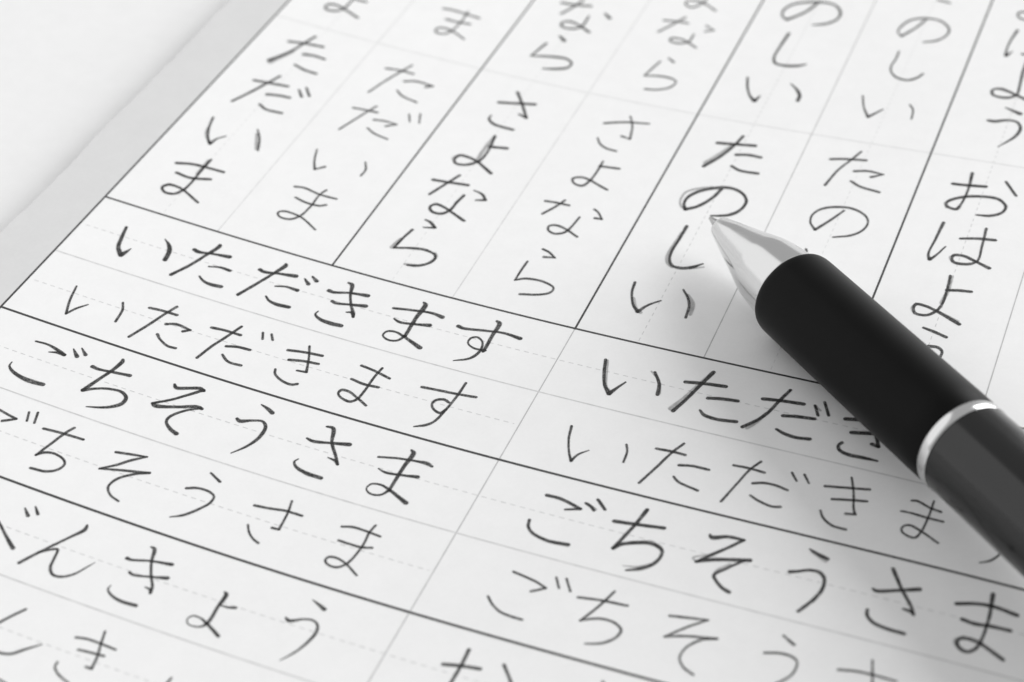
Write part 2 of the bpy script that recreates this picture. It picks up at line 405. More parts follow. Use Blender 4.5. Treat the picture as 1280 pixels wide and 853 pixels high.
('おはよう','dark',[
('お',[('P','100.05,42.58,0.53 101.92,42.79,0.53 104.08,43.18,0.53'),('P','101.91,45.62,0.41 102.13,41.76,0.31 101.91,38.52,0.32 101.53,37.29,0.48 100.48,37.50,0.43 100.14,38.15,0.30 100.48,38.98,0.45 101.95,40.16,0.50 104.07,40.91,0.52 106.08,40.95,0.48 107.23,39.74,0.33 107.08,38.27,0.38 105.81,37.17,0.49 104.25,36.85,0.30'),('P','106.32,44.99,0.36 108.07,42.34,0.38'),('G','100.31,38.92,0.29 99.94,38.14,0.23 100.34,37.23,0.23'),('G','106.31,41.02,0.32 107.39,39.79,0.26 107.29,38.52,0.25')]),
('は',[('P','100.66,34.06,0.41 100.46,30.62,0.30 100.27,27.16,0.29 100.63,26.19,0.48| 101.19,27.24,0.29 101.92,29.29,0.20'),('P','103.30,31.42,0.37 105.10,31.99,0.49 107.35,32.37,0.49'),('P','105.90,34.40,0.34 106.09,30.69,0.29 106.11,27.55,0.31 105.20,26.64,0.47 103.53,26.52,0.45 103.14,27.23,0.29 103.29,27.91,0.46 104.43,28.06,0.47 106.06,27.41,0.44| 107.73,26.63,0.50'),('G','103.24,27.93,0.26 102.83,27.30,0.19 103.29,26.53,0.21')]),
('よ',[('P','103.67,23.77,0.33 103.87,20.92,0.28 103.87,18.14,0.29 103.48,16.65,0.35 102.54,15.56,0.43 101.32,15.52,0.40 100.88,16.40,0.28 101.03,17.23,0.43 102.17,17.20,0.43 103.59,16.68,0.40| 106.50,15.11,0.49'),('P','103.87,20.92,0.46 105.34,21.31,0.46 106.61,21.49,0.46'),('G','103.84,23.66,0.43 103.98,20.96,0.43 103.78,18.31,0.43'),('G','100.94,17.40,0.24 100.66,16.33,0.21 101.16,15.39,0.22'),('G','103.96,16.61,0.31 106.28,15.62,0.30')]),
('う',[('P','102.77,13.21,0.35 104.06,12.87,0.45 105.57,12.33,0.44'),('P','104.08,10.16,0.47 105.10,10.23,0.44 105.68,9.67,0.30 105.69,8.75,0.29')]),
]),
('いただきます','bold',[
('い',[('K','5.34,-4.11,0.32 5.94,-6.42,0.39 6.45,-7.89,0.44 7.52,-9.07,0.52| 7.71,-8.42,0.47 7.99,-7.47,0.13'),('K','10.84,-4.02,0.13 11.84,-4.83,0.38 12.46,-5.81,0.48 12.80,-7.48,0.48')]),
('た',[('K','15.08,-4.21,0.44 15.69,-4.39,0.44 17.44,-3.99,0.33 19.70,-3.61,0.52'),('K','17.53,-2.11,0.40 17.59,-2.42,0.46 16.90,-4.54,0.37 16.06,-7.05,0.37 14.85,-9.59,0.41'),('K','18.29,-6.29,0.23 19.59,-5.85,0.29 21.00,-5.90,0.41'),('K','18.12,-8.37,0.22 18.91,-8.91,0.29 20.01,-9.14,0.44 21.45,-9.00,0.46')]),
('だ',[('K','24.23,-4.17,0.45 24.88,-4.34,0.43 26.60,-3.93,0.33 28.84,-3.47,0.52'),('K','26.67,-1.93,0.33 26.76,-2.22,0.48 26.12,-4.06,0.36 25.08,-6.81,0.36 24.01,-9.41,0.40'),('K','27.41,-6.17,0.22 28.64,-5.74,0.29 30.21,-5.78,0.45'),('K','27.23,-8.28,0.21 27.94,-8.85,0.29 29.02,-9.10,0.44 30.70,-8.95,0.45'),('K','30.07,-3.46,0.21 30.91,-4.20,0.45'),('K','30.73,-2.71,0.22 31.57,-3.29,0.47')]),
('き',[('K','33.75,-4.27,0.47 34.33,-4.35,0.40 36.30,-3.67,0.33 38.54,-3.29,0.51'),('K','35.00,-5.88,0.38 35.57,-6.04,0.36 37.24,-5.61,0.33 39.10,-5.14,0.51'),('K','35.28,-2.02,0.26 35.83,-2.15,0.44 36.46,-3.84,0.29 37.32,-5.50,0.29 38.35,-6.97,0.36 38.60,-7.54,0.28| 38.10,-6.84,0.35 37.45,-7.04,0.18'),('K','34.27,-8.20,0.15 34.19,-8.83,0.22 35.10,-9.42,0.39 36.52,-9.60,0.50 37.94,-9.51,0.48')]),
('ま',[('K','42.39,-4.18,0.33 44.60,-3.68,0.33 47.06,-3.28,0.35 48.52,-3.50,0.50'),('K','43.23,-5.90,0.18 44.18,-6.22,0.34 45.88,-5.92,0.32 47.70,-5.43,0.50'),('K','45.36,-1.85,0.27 45.69,-2.12,0.47 45.65,-4.84,0.40 45.78,-8.30,0.37'),('K','45.78,-8.30,0.32 45.23,-9.36,0.28 44.18,-9.64,0.26 43.30,-9.15,0.19 43.44,-8.32,0.28 44.35,-8.02,0.27 45.70,-8.41,0.30 47.00,-8.96,0.41 48.29,-9.52,0.50')]),
('す',[('K','50.96,-4.30,0.46 51.62,-4.44,0.42 54.36,-3.89,0.32 56.53,-3.53,0.31 58.68,-3.76,0.50'),('K','54.92,-1.80,0.30 55.35,-2.03,0.45 55.41,-4.53,0.36 55.50,-6.60,0.36 55.47,-7.45,0.32'),('K','55.62,-7.20,0.34 54.25,-7.27,0.25 53.24,-6.70,0.19 53.22,-5.75,0.25 53.81,-5.33,0.27 54.65,-5.78,0.20 55.06,-6.77,0.25 54.99,-8.12,0.32 54.42,-9.17,0.31 52.87,-10.14,0.14')]),
]),
('いただきます','thin',[
('い',[('S','5.74,-16.37,0.23 6.38,-18.88,0.28 7.25,-21.15,0.27| 7.82,-19.85,0.31 8.71,-18.62,0.18'),('S','12.26,-16.52,0.26 12.90,-17.72,0.28 13.22,-19.81,0.29')]),
('た',[('S','15.59,-15.97,0.37 17.18,-15.78,0.37 19.20,-15.74,0.36'),('S','18.45,-14.43,0.36 17.75,-16.30,0.35 16.99,-18.73,0.35 16.01,-21.43,0.35'),('S','18.82,-17.68,0.39 19.89,-17.19,0.37 21.96,-17.40,0.29| 21.27,-17.95,0.39'),('S','18.81,-19.63,0.36 19.50,-20.26,0.28 20.96,-20.93,0.32 21.94,-20.86,0.35')]),
('だ',[('S','24.01,-15.96,0.37 25.56,-15.76,0.36 27.77,-15.74,0.36'),('S','27.16,-14.35,0.34 26.37,-16.75,0.34 25.63,-18.80,0.34 25.02,-21.27,0.33'),('S','27.17,-18.12,0.38 28.48,-17.69,0.37 30.01,-17.58,0.36'),('S','27.44,-19.58,0.28 28.62,-20.38,0.32 30.32,-20.37,0.35'),('S','29.98,-14.26,0.28 30.48,-15.31,0.28'),('S','31.04,-14.11,0.28 31.66,-14.99,0.28')]),
('き',[('S','34.11,-15.83,0.37 36.00,-15.41,0.37 38.26,-15.13,0.37'),('S','34.98,-17.27,0.37 36.70,-16.80,0.37 38.47,-16.58,0.36'),('S','36.13,-14.21,0.26 37.02,-16.18,0.26 37.81,-18.37,0.31| 36.69,-18.55,0.26'),('S','34.27,-19.32,0.26 34.58,-20.01,0.26 35.73,-20.72,0.31 37.13,-20.93,0.35 37.76,-20.56,0.37')]),
('ま',[('S','43.24,-14.90,0.34 44.95,-15.13,0.33 47.21,-15.69,0.33'),('S','43.16,-17.40,0.34 44.87,-17.66,0.35 46.64,-17.52,0.35'),('S','45.68,-14.39,0.30 45.46,-16.21,0.29 45.41,-18.78,0.29 45.22,-20.22,0.32 44.65,-20.88,0.36 43.40,-20.67,0.30 42.79,-20.10,0.25 42.95,-19.49,0.37 43.81,-19.43,0.32 45.10,-19.99,0.29 46.63,-20.80,0.29')]),
('す',[('S','51.29,-15.62,0.36 53.71,-15.40,0.36 55.88,-15.22,0.36 57.77,-14.97,0.36'),('S','55.75,-13.17,0.28 55.65,-15.84,0.29 55.38,-18.08,0.29 54.91,-20.36,0.31 54.29,-21.19,0.35 53.14,-21.91,0.19'),('S','55.24,-16.89,0.31 54.50,-16.64,0.36 53.69,-17.06,0.35 53.53,-17.83,0.26 54.11,-18.57,0.28 55.02,-18.82,0.36 55.38,-18.08,0.33')]),
]),
('ごちそうさま','bold',[
('ご',[('K','6.69,-26.72,0.22 8.25,-26.61,0.27 9.80,-26.92,0.36 10.90,-27.30,0.37| 9.91,-27.32,0.29 9.03,-27.63,0.13'),('K','11.31,-25.97,0.14 12.35,-26.91,0.44'),('K','12.11,-25.44,0.14 13.09,-26.25,0.40'),('K','6.15,-30.88,0.13 6.24,-31.50,0.20 6.94,-32.08,0.32 8.59,-32.57,0.44 10.11,-32.64,0.53 11.35,-32.52,0.45')]),
('ち',[('K','14.85,-27.59,0.41 15.62,-27.67,0.34 17.33,-27.42,0.32 19.51,-27.08,0.41'),('K','17.39,-25.10,0.29 17.51,-25.42,0.42 17.21,-27.22,0.36 16.66,-28.94,0.36 15.92,-31.39,0.45'),('K','15.92,-31.39,0.40 17.12,-30.54,0.30 18.59,-29.94,0.29 20.09,-29.82,0.33 20.96,-30.39,0.36 21.05,-31.42,0.42 20.11,-32.45,0.36 18.92,-33.06,0.26 17.67,-33.50,0.13')]),
('そ',[('K','24.86,-26.21,0.23 25.35,-26.64,0.43 26.80,-26.07,0.39 27.87,-25.66,0.44 28.48,-25.83,0.33'),('K','28.38,-25.73,0.39 27.14,-27.14,0.33 25.86,-28.53,0.29 24.20,-29.92,0.33'),('K','24.13,-29.95,0.30 24.60,-30.17,0.47 26.87,-29.40,0.35 29.14,-28.39,0.42 29.72,-28.50,0.34'),('K','29.55,-28.43,0.29 28.02,-29.60,0.29 27.03,-31.02,0.33 27.06,-31.87,0.29 27.98,-32.68,0.36 29.05,-33.11,0.45')]),
('う',[('K','35.57,-25.19,0.16 36.58,-25.54,0.37 37.34,-25.93,0.46'),('K','34.09,-28.29,0.31 34.58,-28.50,0.44 35.79,-27.91,0.29 36.93,-27.57,0.29 37.65,-28.17,0.34 37.82,-29.82,0.37 37.26,-31.59,0.29 36.09,-33.36,0.12')]),
('さ',[('K','42.79,-28.03,0.22 43.62,-28.20,0.36 45.50,-27.74,0.31 47.64,-27.16,0.47'),('K','44.03,-25.53,0.24 44.79,-25.50,0.38 45.68,-27.60,0.31 46.96,-29.29,0.29 47.78,-30.46,0.26| 47.33,-30.04,0.31 46.32,-29.88,0.14'),('K','43.38,-31.30,0.14 43.16,-31.83,0.21 43.67,-32.45,0.29 45.13,-32.91,0.41 47.01,-33.00,0.42')]),
('ま',[('K','51.46,-27.74,0.25 53.35,-27.20,0.28 55.61,-26.83,0.27 56.90,-26.74,0.43 57.60,-26.97,0.29'),('K','52.23,-29.37,0.14 53.27,-29.62,0.29 54.85,-29.40,0.27 56.78,-28.99,0.42'),('K','54.44,-25.44,0.24 54.83,-25.76,0.45 54.72,-28.07,0.37 54.73,-31.98,0.33'),('K','54.73,-31.98,0.34 54.10,-32.93,0.24 53.00,-33.13,0.21 52.31,-32.60,0.15 52.49,-31.81,0.21 53.43,-31.51,0.23 54.80,-31.89,0.31 56.02,-32.45,0.37 57.22,-33.01,0.45')]),
]),
('ごちそうさま','thin',[
('ご',[('S','8.56,-37.95,0.30 9.27,-38.03,0.29 10.47,-38.26,0.29 11.69,-38.45,0.29| 10.47,-39.37,0.35'),('S','12.38,-36.94,0.25 12.91,-38.23,0.25'),('S','13.30,-36.58,0.26 13.84,-38.14,0.26')]),
('ち',[('S','15.23,-38.46,0.32 17.21,-38.23,0.32 20.13,-38.09,0.31'),('S','18.25,-36.93,0.33 17.81,-37.95,0.32 17.21,-40.27,0.31 16.69,-42.25,0.28| 17.28,-41.58,0.34 18.35,-41.25,0.30 19.79,-41.60,0.25 20.28,-42.20,0.26 20.05,-43.13,0.33 19.02,-43.90,0.32 17.21,-44.16,0.31')]),
('そ',[('S','24.41,-38.28,0.33 25.97,-37.92,0.32 27.89,-37.54,0.24| 26.47,-38.77,0.34 25.59,-39.82,0.34 24.06,-41.16,0.24| 26.23,-40.46,0.32 29.39,-39.53,0.31| 27.93,-40.37,0.33 26.56,-41.85,0.32 26.35,-43.08,0.25 27.13,-44.02,0.24 28.45,-44.49,0.26')]),
('う',[('S','35.53,-36.89,0.24 37.08,-37.67,0.31'),('S','34.21,-39.92,0.33 35.35,-39.44,0.32 36.83,-39.45,0.28 37.55,-39.86,0.24 37.61,-40.85,0.29 37.02,-41.99,0.31 35.91,-43.46,0.32 34.68,-44.30,0.15')]),
('さ',[('S','42.19,-39.33,0.31 43.74,-39.14,0.31 45.72,-38.78,0.31 47.63,-38.77,0.30'),('S','45.64,-37.23,0.25 46.02,-38.91,0.25 46.27,-41.46,0.28| 45.46,-41.51,0.30'),('S','42.89,-42.09,0.23 43.46,-42.93,0.23 44.33,-43.65,0.24 45.15,-43.99,0.26')]),
('ま',[('S','52.30,-38.60,0.32 53.32,-38.27,0.31 55.21,-38.28,0.29 56.69,-38.44,0.29'),('S','52.84,-40.51,0.29 54.20,-40.56,0.29 55.58,-40.51,0.30 56.58,-40.19,0.31'),('S','55.57,-37.15,0.27 55.41,-38.20,0.26 55.54,-40.44,0.26 55.04,-43.24,0.28 54.26,-44.01,0.30 53.16,-43.90,0.26 52.76,-43.47,0.24 52.94,-42.98,0.31 53.79,-42.83,0.28 55.01,-43.19,0.25 56.74,-44.23,0.24')]),
]),
('べんきょう','bold',[
('べ',[('K','17.76,-51.57,0.19 18.77,-52.35,0.23 20.28,-53.51,0.29 21.90,-54.66,0.39'),('K','19.93,-49.39,0.17 20.82,-50.18,0.35'),('K','20.84,-48.76,0.17 21.65,-49.56,0.31')]),
('ん',[('K','27.25,-48.81,0.23 27.35,-49.45,0.38 26.49,-50.96,0.28 24.73,-53.95,0.28 23.58,-56.10,0.33'),('K','24.61,-54.15,0.20 25.53,-53.29,0.25 26.22,-52.93,0.25 26.58,-54.18,0.24 26.90,-55.37,0.27 27.66,-56.07,0.26 28.65,-55.93,0.27 29.59,-55.14,0.22 30.26,-53.91,0.16 30.73,-52.91,0.08')]),
('き',[('K','33.48,-51.10,0.35 33.97,-51.13,0.29 35.88,-50.50,0.24 38.23,-50.05,0.37'),('K','34.73,-52.68,0.27 35.22,-52.82,0.26 36.98,-52.38,0.24 38.75,-51.84,0.37'),('K','35.00,-48.77,0.19 35.44,-48.86,0.35 36.08,-50.53,0.25 37.02,-52.21,0.24 37.89,-53.45,0.27 38.15,-54.29,0.24| 37.84,-53.85,0.25 37.20,-53.77,0.12'),('K','33.88,-54.94,0.10 33.84,-55.45,0.16 34.54,-56.02,0.23 35.80,-56.34,0.31 37.64,-56.28,0.34')]),
('よ',[('K','45.13,-51.25,0.21 45.41,-51.43,0.37 45.42,-53.22,0.30 45.42,-55.70,0.29 44.73,-56.32,0.18 43.69,-56.32,0.13 43.33,-55.76,0.13 43.65,-55.22,0.16 44.43,-55.18,0.18 45.63,-55.67,0.28 47.32,-56.57,0.31'),('K','45.62,-52.95,0.15 46.41,-52.91,0.23 47.15,-52.67,0.31')]),
('う',[('K','53.98,-48.83,0.09 54.89,-49.19,0.27 55.67,-49.54,0.40'),('K','52.54,-51.95,0.22 53.00,-52.18,0.33 54.32,-51.45,0.21 55.36,-51.27,0.21 55.99,-51.72,0.24 56.25,-52.59,0.27 55.95,-54.21,0.26 55.36,-55.67,0.20 54.50,-57.03,0.10')]),
]),
('んきょ','thin',[
('べ',[('S','30.11,-69.54,0.21 31.15,-69.73,0.21')]),
('ん',[('S','27.62,-61.07,0.29 26.83,-62.32,0.29 26.19,-63.49,0.29 25.75,-64.24,0.29'),('S','27.52,-66.71,0.24 28.58,-66.73,0.26 29.51,-66.38,0.28 30.32,-65.49,0.28 31.59,-64.22,0.13')]),
('き',[('S','34.22,-62.14,0.27 35.23,-61.90,0.26 36.82,-61.86,0.25 38.68,-61.96,0.25'),('S','35.27,-63.39,0.26 36.51,-63.22,0.26 38.04,-63.09,0.26'),('S','36.50,-60.35,0.23 36.94,-61.87,0.23 37.43,-63.29,0.23 37.74,-64.91,0.26| 37.10,-64.91,0.25'),('S','34.21,-65.51,0.24 34.29,-66.09,0.21 35.03,-66.71,0.21 36.68,-67.33,0.22')]),
('よ',[('S','45.58,-62.93,0.25 45.42,-64.26,0.25')]),
]),
('いただき','dark',[
('い',[('Q','69.46,-3.84,0.30 70.08,-6.03,0.28 70.83,-7.96,0.28 71.83,-9.26,0.41| 72.29,-8.17,0.29 72.96,-6.78,0.18'),('Q','75.58,-4.05,0.28 76.65,-5.76,0.30 77.09,-7.58,0.34'),('G','69.70,-3.94,0.33 70.51,-6.61,0.32 71.10,-8.22,0.33 71.89,-8.95,0.36'),('G','75.17,-4.04,0.21 75.83,-4.69,0.21'),('G','76.75,-5.72,0.27 77.25,-7.35,0.27')]),
('た',[('Q','79.43,-4.52,0.41 81.49,-4.12,0.41 83.97,-3.83,0.41'),('Q','81.94,-1.89,0.38 81.06,-4.98,0.34 80.39,-7.35,0.32 79.60,-9.62,0.38'),('Q','82.67,-6.33,0.40 84.20,-5.96,0.40 85.94,-5.74,0.40'),('Q','82.42,-8.53,0.23 83.09,-9.14,0.35 84.56,-9.38,0.39 86.78,-9.08,0.39'),('G','81.84,-2.18,0.49 80.92,-4.92,0.49 80.13,-7.26,0.49 79.27,-9.32,0.61')]),
('だ',[('Q','88.56,-4.51,0.40 90.43,-4.18,0.40 93.09,-3.93,0.40'),('Q','91.06,-2.12,0.31 90.30,-4.50,0.31 89.72,-6.51,0.31 88.99,-7.97,0.34 87.70,-9.67,0.35'),('Q','91.43,-6.50,0.40 92.83,-6.18,0.39 94.86,-5.92,0.39'),('Q','91.34,-8.83,0.26 92.32,-9.25,0.36 93.74,-9.46,0.38 95.21,-9.24,0.38'),('Q','94.35,-3.76,0.27 95.09,-5.26,0.27'),('Q','95.21,-2.88,0.27 96.20,-4.89,0.27'),('G','89.55,-6.74,0.34 88.92,-8.51,0.35 88.23,-9.70,0.36'),('G','94.50,-3.89,0.25 95.13,-4.38,0.24')]),
('き',[('Q','98.11,-4.85,0.43 99.63,-4.48,0.43'),('Q','99.27,-6.78,0.42 100.57,-6.45,0.42 101.82,-6.14,0.42'),('Q','101.69,-6.05,0.29 102.20,-7.15,0.29 102.56,-8.10,0.33| 101.80,-7.89,0.39'),('Q','98.67,-8.66,0.33 98.42,-9.24,0.28 98.71,-9.91,0.34 99.75,-10.29,0.40 101.29,-10.27,0.40 102.93,-10.28,0.25')]),
]),
('いただきます','slim',[
('い',[('R','69.71,-15.70,0.30 70.13,-17.68,0.25 70.94,-19.75,0.24 71.61,-20.91,0.33| 71.98,-19.72,0.25 72.87,-18.70,0.15'),('R','76.47,-16.47,0.24 76.92,-17.49,0.24 77.08,-19.19,0.25')]),
('た',[('R','79.80,-16.00,0.34 81.56,-15.89,0.34 83.09,-15.94,0.34'),('R','82.41,-14.27,0.29 81.61,-16.04,0.29 80.71,-18.83,0.28 79.74,-21.67,0.28'),('R','82.95,-17.67,0.34 84.32,-17.34,0.34 86.22,-17.32,0.33'),('R','82.95,-19.53,0.27 83.64,-20.11,0.30 86.04,-20.73,0.31')]),
('だ',[('R','88.54,-15.78,0.34 90.36,-15.72,0.33 92.00,-15.83,0.33'),('R','91.18,-14.31,0.29 90.41,-15.87,0.27 89.76,-18.19,0.26 88.88,-21.50,0.26'),('R','91.27,-17.81,0.33 92.40,-17.37,0.33 93.72,-17.34,0.32 95.03,-17.63,0.32'),('R','91.57,-19.65,0.29 92.54,-20.11,0.30 94.18,-20.50,0.32 95.03,-20.27,0.33'),('R','94.79,-14.89,0.25 95.58,-15.98,0.25'),('R','96.13,-14.77,0.25 96.91,-15.89,0.25')]),
('き',[('R','98.65,-15.78,0.33 100.40,-15.41,0.33 103.22,-14.78,0.33'),('R','99.84,-17.43,0.33 101.46,-17.01,0.33 103.37,-16.59,0.33'),('R','100.99,-13.62,0.23 101.74,-15.76,0.23 102.32,-18.06,0.23 102.69,-18.86,0.27| 101.72,-19.07,0.32'),('R','99.12,-19.45,0.24 99.64,-20.36,0.26 100.82,-21.18,0.30 102.29,-21.29,0.31')]),
('ま',[('R','107.79,-14.96,0.30 108.31,-14.84,0.29 109.86,-15.43,0.28 110.97,-15.63,0.29'),('R','107.10,-16.84,0.29 107.91,-16.78,0.29 109.95,-16.93,0.29 111.48,-16.95,0.29'),('R','109.97,-14.31,0.21 109.95,-16.32,0.21 109.89,-17.20,0.21 109.70,-18.96,0.21 109.25,-20.14,0.27 108.30,-20.05,0.27 107.73,-19.58,0.21 107.76,-18.97,0.24 108.31,-18.56,0.29 109.71,-19.05,0.27 111.64,-20.11,0.26')]),
('す',[('R','116.15,-21.40,0.16 117.08,-20.78,0.24 117.70,-19.83,0.22 117.99,-19.00,0.20 118.05,-18.47,0.20')]),
]),
('ごちそうさま','dark',[
('ご',[('Q','71.03,-26.68,0.35 72.53,-26.68,0.34 74.04,-27.04,0.32 75.14,-27.40,0.31| 73.62,-28.03,0.21'),('Q','75.35,-26.39,0.21 76.08,-26.70,0.30 76.58,-27.15,0.28'),('Q','76.42,-25.47,0.28 77.64,-26.62,0.28'),('G','75.52,-26.42,0.36 76.63,-26.97,0.36'),('Q','70.61,-30.70,0.26 70.87,-31.69,0.26 71.68,-32.41,0.30 73.55,-32.87,0.33 75.73,-32.70,0.39')]),
('ち',[('Q','79.15,-27.90,0.38 81.03,-27.65,0.37 84.41,-27.15,0.37'),('Q','81.88,-25.18,0.35 81.43,-27.51,0.31 80.86,-29.69,0.31 80.33,-31.62,0.31'),('Q','80.33,-31.62,0.34 80.93,-30.82,0.36 82.52,-30.02,0.37 83.94,-29.68,0.36 85.17,-30.22,0.29 85.37,-31.19,0.29 84.89,-32.47,0.33 83.91,-33.40,0.35 82.62,-34.06,0.17'),('G','81.89,-30.09,0.29 83.87,-29.47,0.28 84.99,-29.86,0.24 85.38,-30.38,0.22'),('G','84.67,-32.46,0.25 83.63,-33.21,0.25 82.13,-33.58,0.14')]),
('そ',[('Q','89.24,-26.51,0.23 89.54,-26.80,0.43 91.09,-26.18,0.37 92.79,-26.11,0.29| 91.54,-27.67,0.29 90.28,-29.15,0.29 89.02,-30.61,0.27| 90.49,-29.81,0.36 94.18,-28.64,0.36'),('Q','93.62,-28.89,0.26 92.36,-30.35,0.25 91.32,-31.81,0.29 91.74,-32.45,0.29 92.59,-33.16,0.31 93.43,-33.50,0.35'),('G','91.04,-28.14,0.24 89.89,-29.28,0.24 88.56,-30.18,0.22 89.14,-30.63,0.21'),('G','92.41,-29.80,0.25 91.33,-31.14,0.24 91.30,-31.87,0.21')]),
('う',[('Q','99.54,-25.16,0.18 100.50,-25.58,0.34 101.59,-25.91,0.34'),('Q','98.42,-28.86,0.36 99.20,-28.53,0.30 100.31,-27.98,0.30 101.35,-28.00,0.33 102.01,-28.78,0.28 102.09,-30.18,0.27 101.57,-31.91,0.29 100.63,-33.72,0.29'),('G','99.87,-25.43,0.35 101.48,-26.30,0.35'),('G','101.96,-28.37,0.22 102.25,-29.99,0.22 101.71,-32.06,0.23')]),
('さ',[('Q','106.89,-28.38,0.23 107.23,-28.55,0.35 109.28,-27.78,0.32 111.27,-26.94,0.40'),('Q','108.14,-25.08,0.32 109.64,-27.57,0.28 111.00,-29.47,0.27 111.45,-30.42,0.25| 111.12,-30.12,0.33 110.30,-30.00,0.21'),('Q','107.03,-31.28,0.27 107.15,-31.93,0.27 107.83,-32.65,0.31 109.11,-33.02,0.33 111.12,-33.13,0.33')]),
('ま',[('Q','115.09,-27.61,0.34 116.90,-26.96,0.34 118.63,-26.75,0.35 120.95,-27.09,0.37'),('Q','116.02,-29.40,0.34 117.23,-29.59,0.34 118.75,-29.37,0.34 120.68,-29.28,0.34'),('Q','118.22,-25.14,0.35 118.45,-28.33,0.25 118.25,-31.78,0.25 117.89,-32.84,0.27 117.22,-33.35,0.33 116.41,-32.98,0.29 116.16,-32.27,0.25 116.51,-31.80,0.32 117.46,-31.67,0.34 118.37,-31.87,0.32| 120.73,-33.12,0.34'),('G','116.66,-31.55,0.30 115.92,-32.22,0.26 116.14,-32.81,0.28 116.72,-33.27,0.30')]),
]),
('ごちそうさ','slim',[
('ご',[('R','71.79,-38.12,0.28 73.03,-38.32,0.28 74.47,-38.61,0.27 75.75,-39.08,0.24| 74.47,-40.00,0.30'),('R','76.22,-37.35,0.23 77.00,-38.64,0.23'),('R','77.28,-37.18,0.23 78.25,-38.65,0.23'),('R','70.58,-42.09,0.23 71.36,-42.89,0.24 72.53,-43.59,0.26 73.92,-43.79,0.27 75.01,-43.82,0.28')]),
('ち',[('R','79.27,-39.15,0.29 81.50,-38.77,0.29 84.35,-38.56,0.29'),('R','82.49,-37.17,0.25 81.95,-38.83,0.26 81.27,-40.48,0.26 80.54,-41.99,0.22| 81.58,-41.35,0.29 82.73,-41.00,0.28 84.07,-41.17,0.26 84.82,-41.79,0.26 84.66,-42.83,0.26 83.61,-43.98,0.28 82.05,-44.61,0.20')]),
('そ',[('R','88.77,-38.42,0.29 90.19,-38.15,0.29 92.55,-37.72,0.23| 90.94,-39.19,0.27 89.14,-41.18,0.22| 90.94,-40.47,0.28 94.10,-39.73,0.28| 92.75,-40.33,0.27 91.59,-41.81,0.25 91.39,-43.22,0.21 92.05,-44.18,0.23 93.26,-44.80,0.25')]),
('う',[('R','100.14,-37.23,0.25 101.41,-38.00,0.32'),('R','98.97,-39.92,0.28 100.42,-39.49,0.28 101.63,-39.53,0.27 102.25,-39.97,0.21 102.31,-41.26,0.22 101.82,-42.34,0.24 101.08,-43.24,0.25')]),
('さ',[('R','106.24,-39.62,0.27 107.88,-39.25,0.27 109.80,-39.14,0.27 111.74,-39.18,0.27'),('R','109.02,-37.39,0.21 109.66,-40.02,0.21 109.85,-40.80,0.21')]),
]),
('あ','dark',[
('あ',[('Q','69.83,-51.77,0.32 71.47,-51.36,0.32 73.48,-51.05,0.32'),('Q','71.51,-49.20,0.32 71.56,-51.32,0.27 71.46,-53.79,0.27'),('Q','75.49,-49.77,0.28 76.42,-50.89,0.26 77.27,-51.94,0.26'),('Q','85.28,-48.47,0.20 85.68,-48.84,0.20')]),
]),
]
DENS = {'K': 1.05, 'Q': 1.05, 'P': 1.0, 'S': 1.0, 'R': .98, 'L': .95, 'G': .42}
WIDE = {'K': 1.55, 'Q': 1.65, 'P': 1.38, 'S': 1.42, 'R': 1.42, 'L': 1.36, 'G': 1.5}


def spline(pts):
    """centripetal-ish Catmull-Rom through (x, y, w)"""
    if len(pts) < 2: return pts
    P = [Vector(p) for p in pts]
    P = [P[0]*2 - P[1]] + P + [P[-1]*2 - P[-2]]
    out = []
    for i in range(1, len(P)-2):
        p0, p1, p2, p3 = P[i-1], P[i], P[i+1], P[i+2]
        def tk(a, b): return max((b.xy-a.xy).length, 1e-4)**.5
        t0 = 0; t1 = tk(p0, p1); t2 = t1 + tk(p1, p2); t3 = t2 + tk(p2, p3)
        n = max(3, int((p2.xy-p1.xy).length/.12))
        for k in range(n):
            t = t1 + (t2-t1)*k/n
            A1 = p0*((t1-t)/(t1-t0)) + p1*((t-t0)/(t1-t0))
            A2 = p1*((t2-t)/(t2-t1)) + p2*((t-t1)/(t2-t1))
            A3 = p2*((t3-t)/(t3-t2)) + p3*((t-t2)/(t3-t2))
            B1 = A1*((t2-t)/(t2-t0)) + A2*((t-t0)/(t2-t0))
            B2 = A2*((t3-t)/(t3-t1)) + A3*((t-t1)/(t3-t1))
            out.append(B1*((t2-t)/(t2-t1)) + B2*((t-t1)/(t2-t1)))
    out.append(P[-2])
    return out


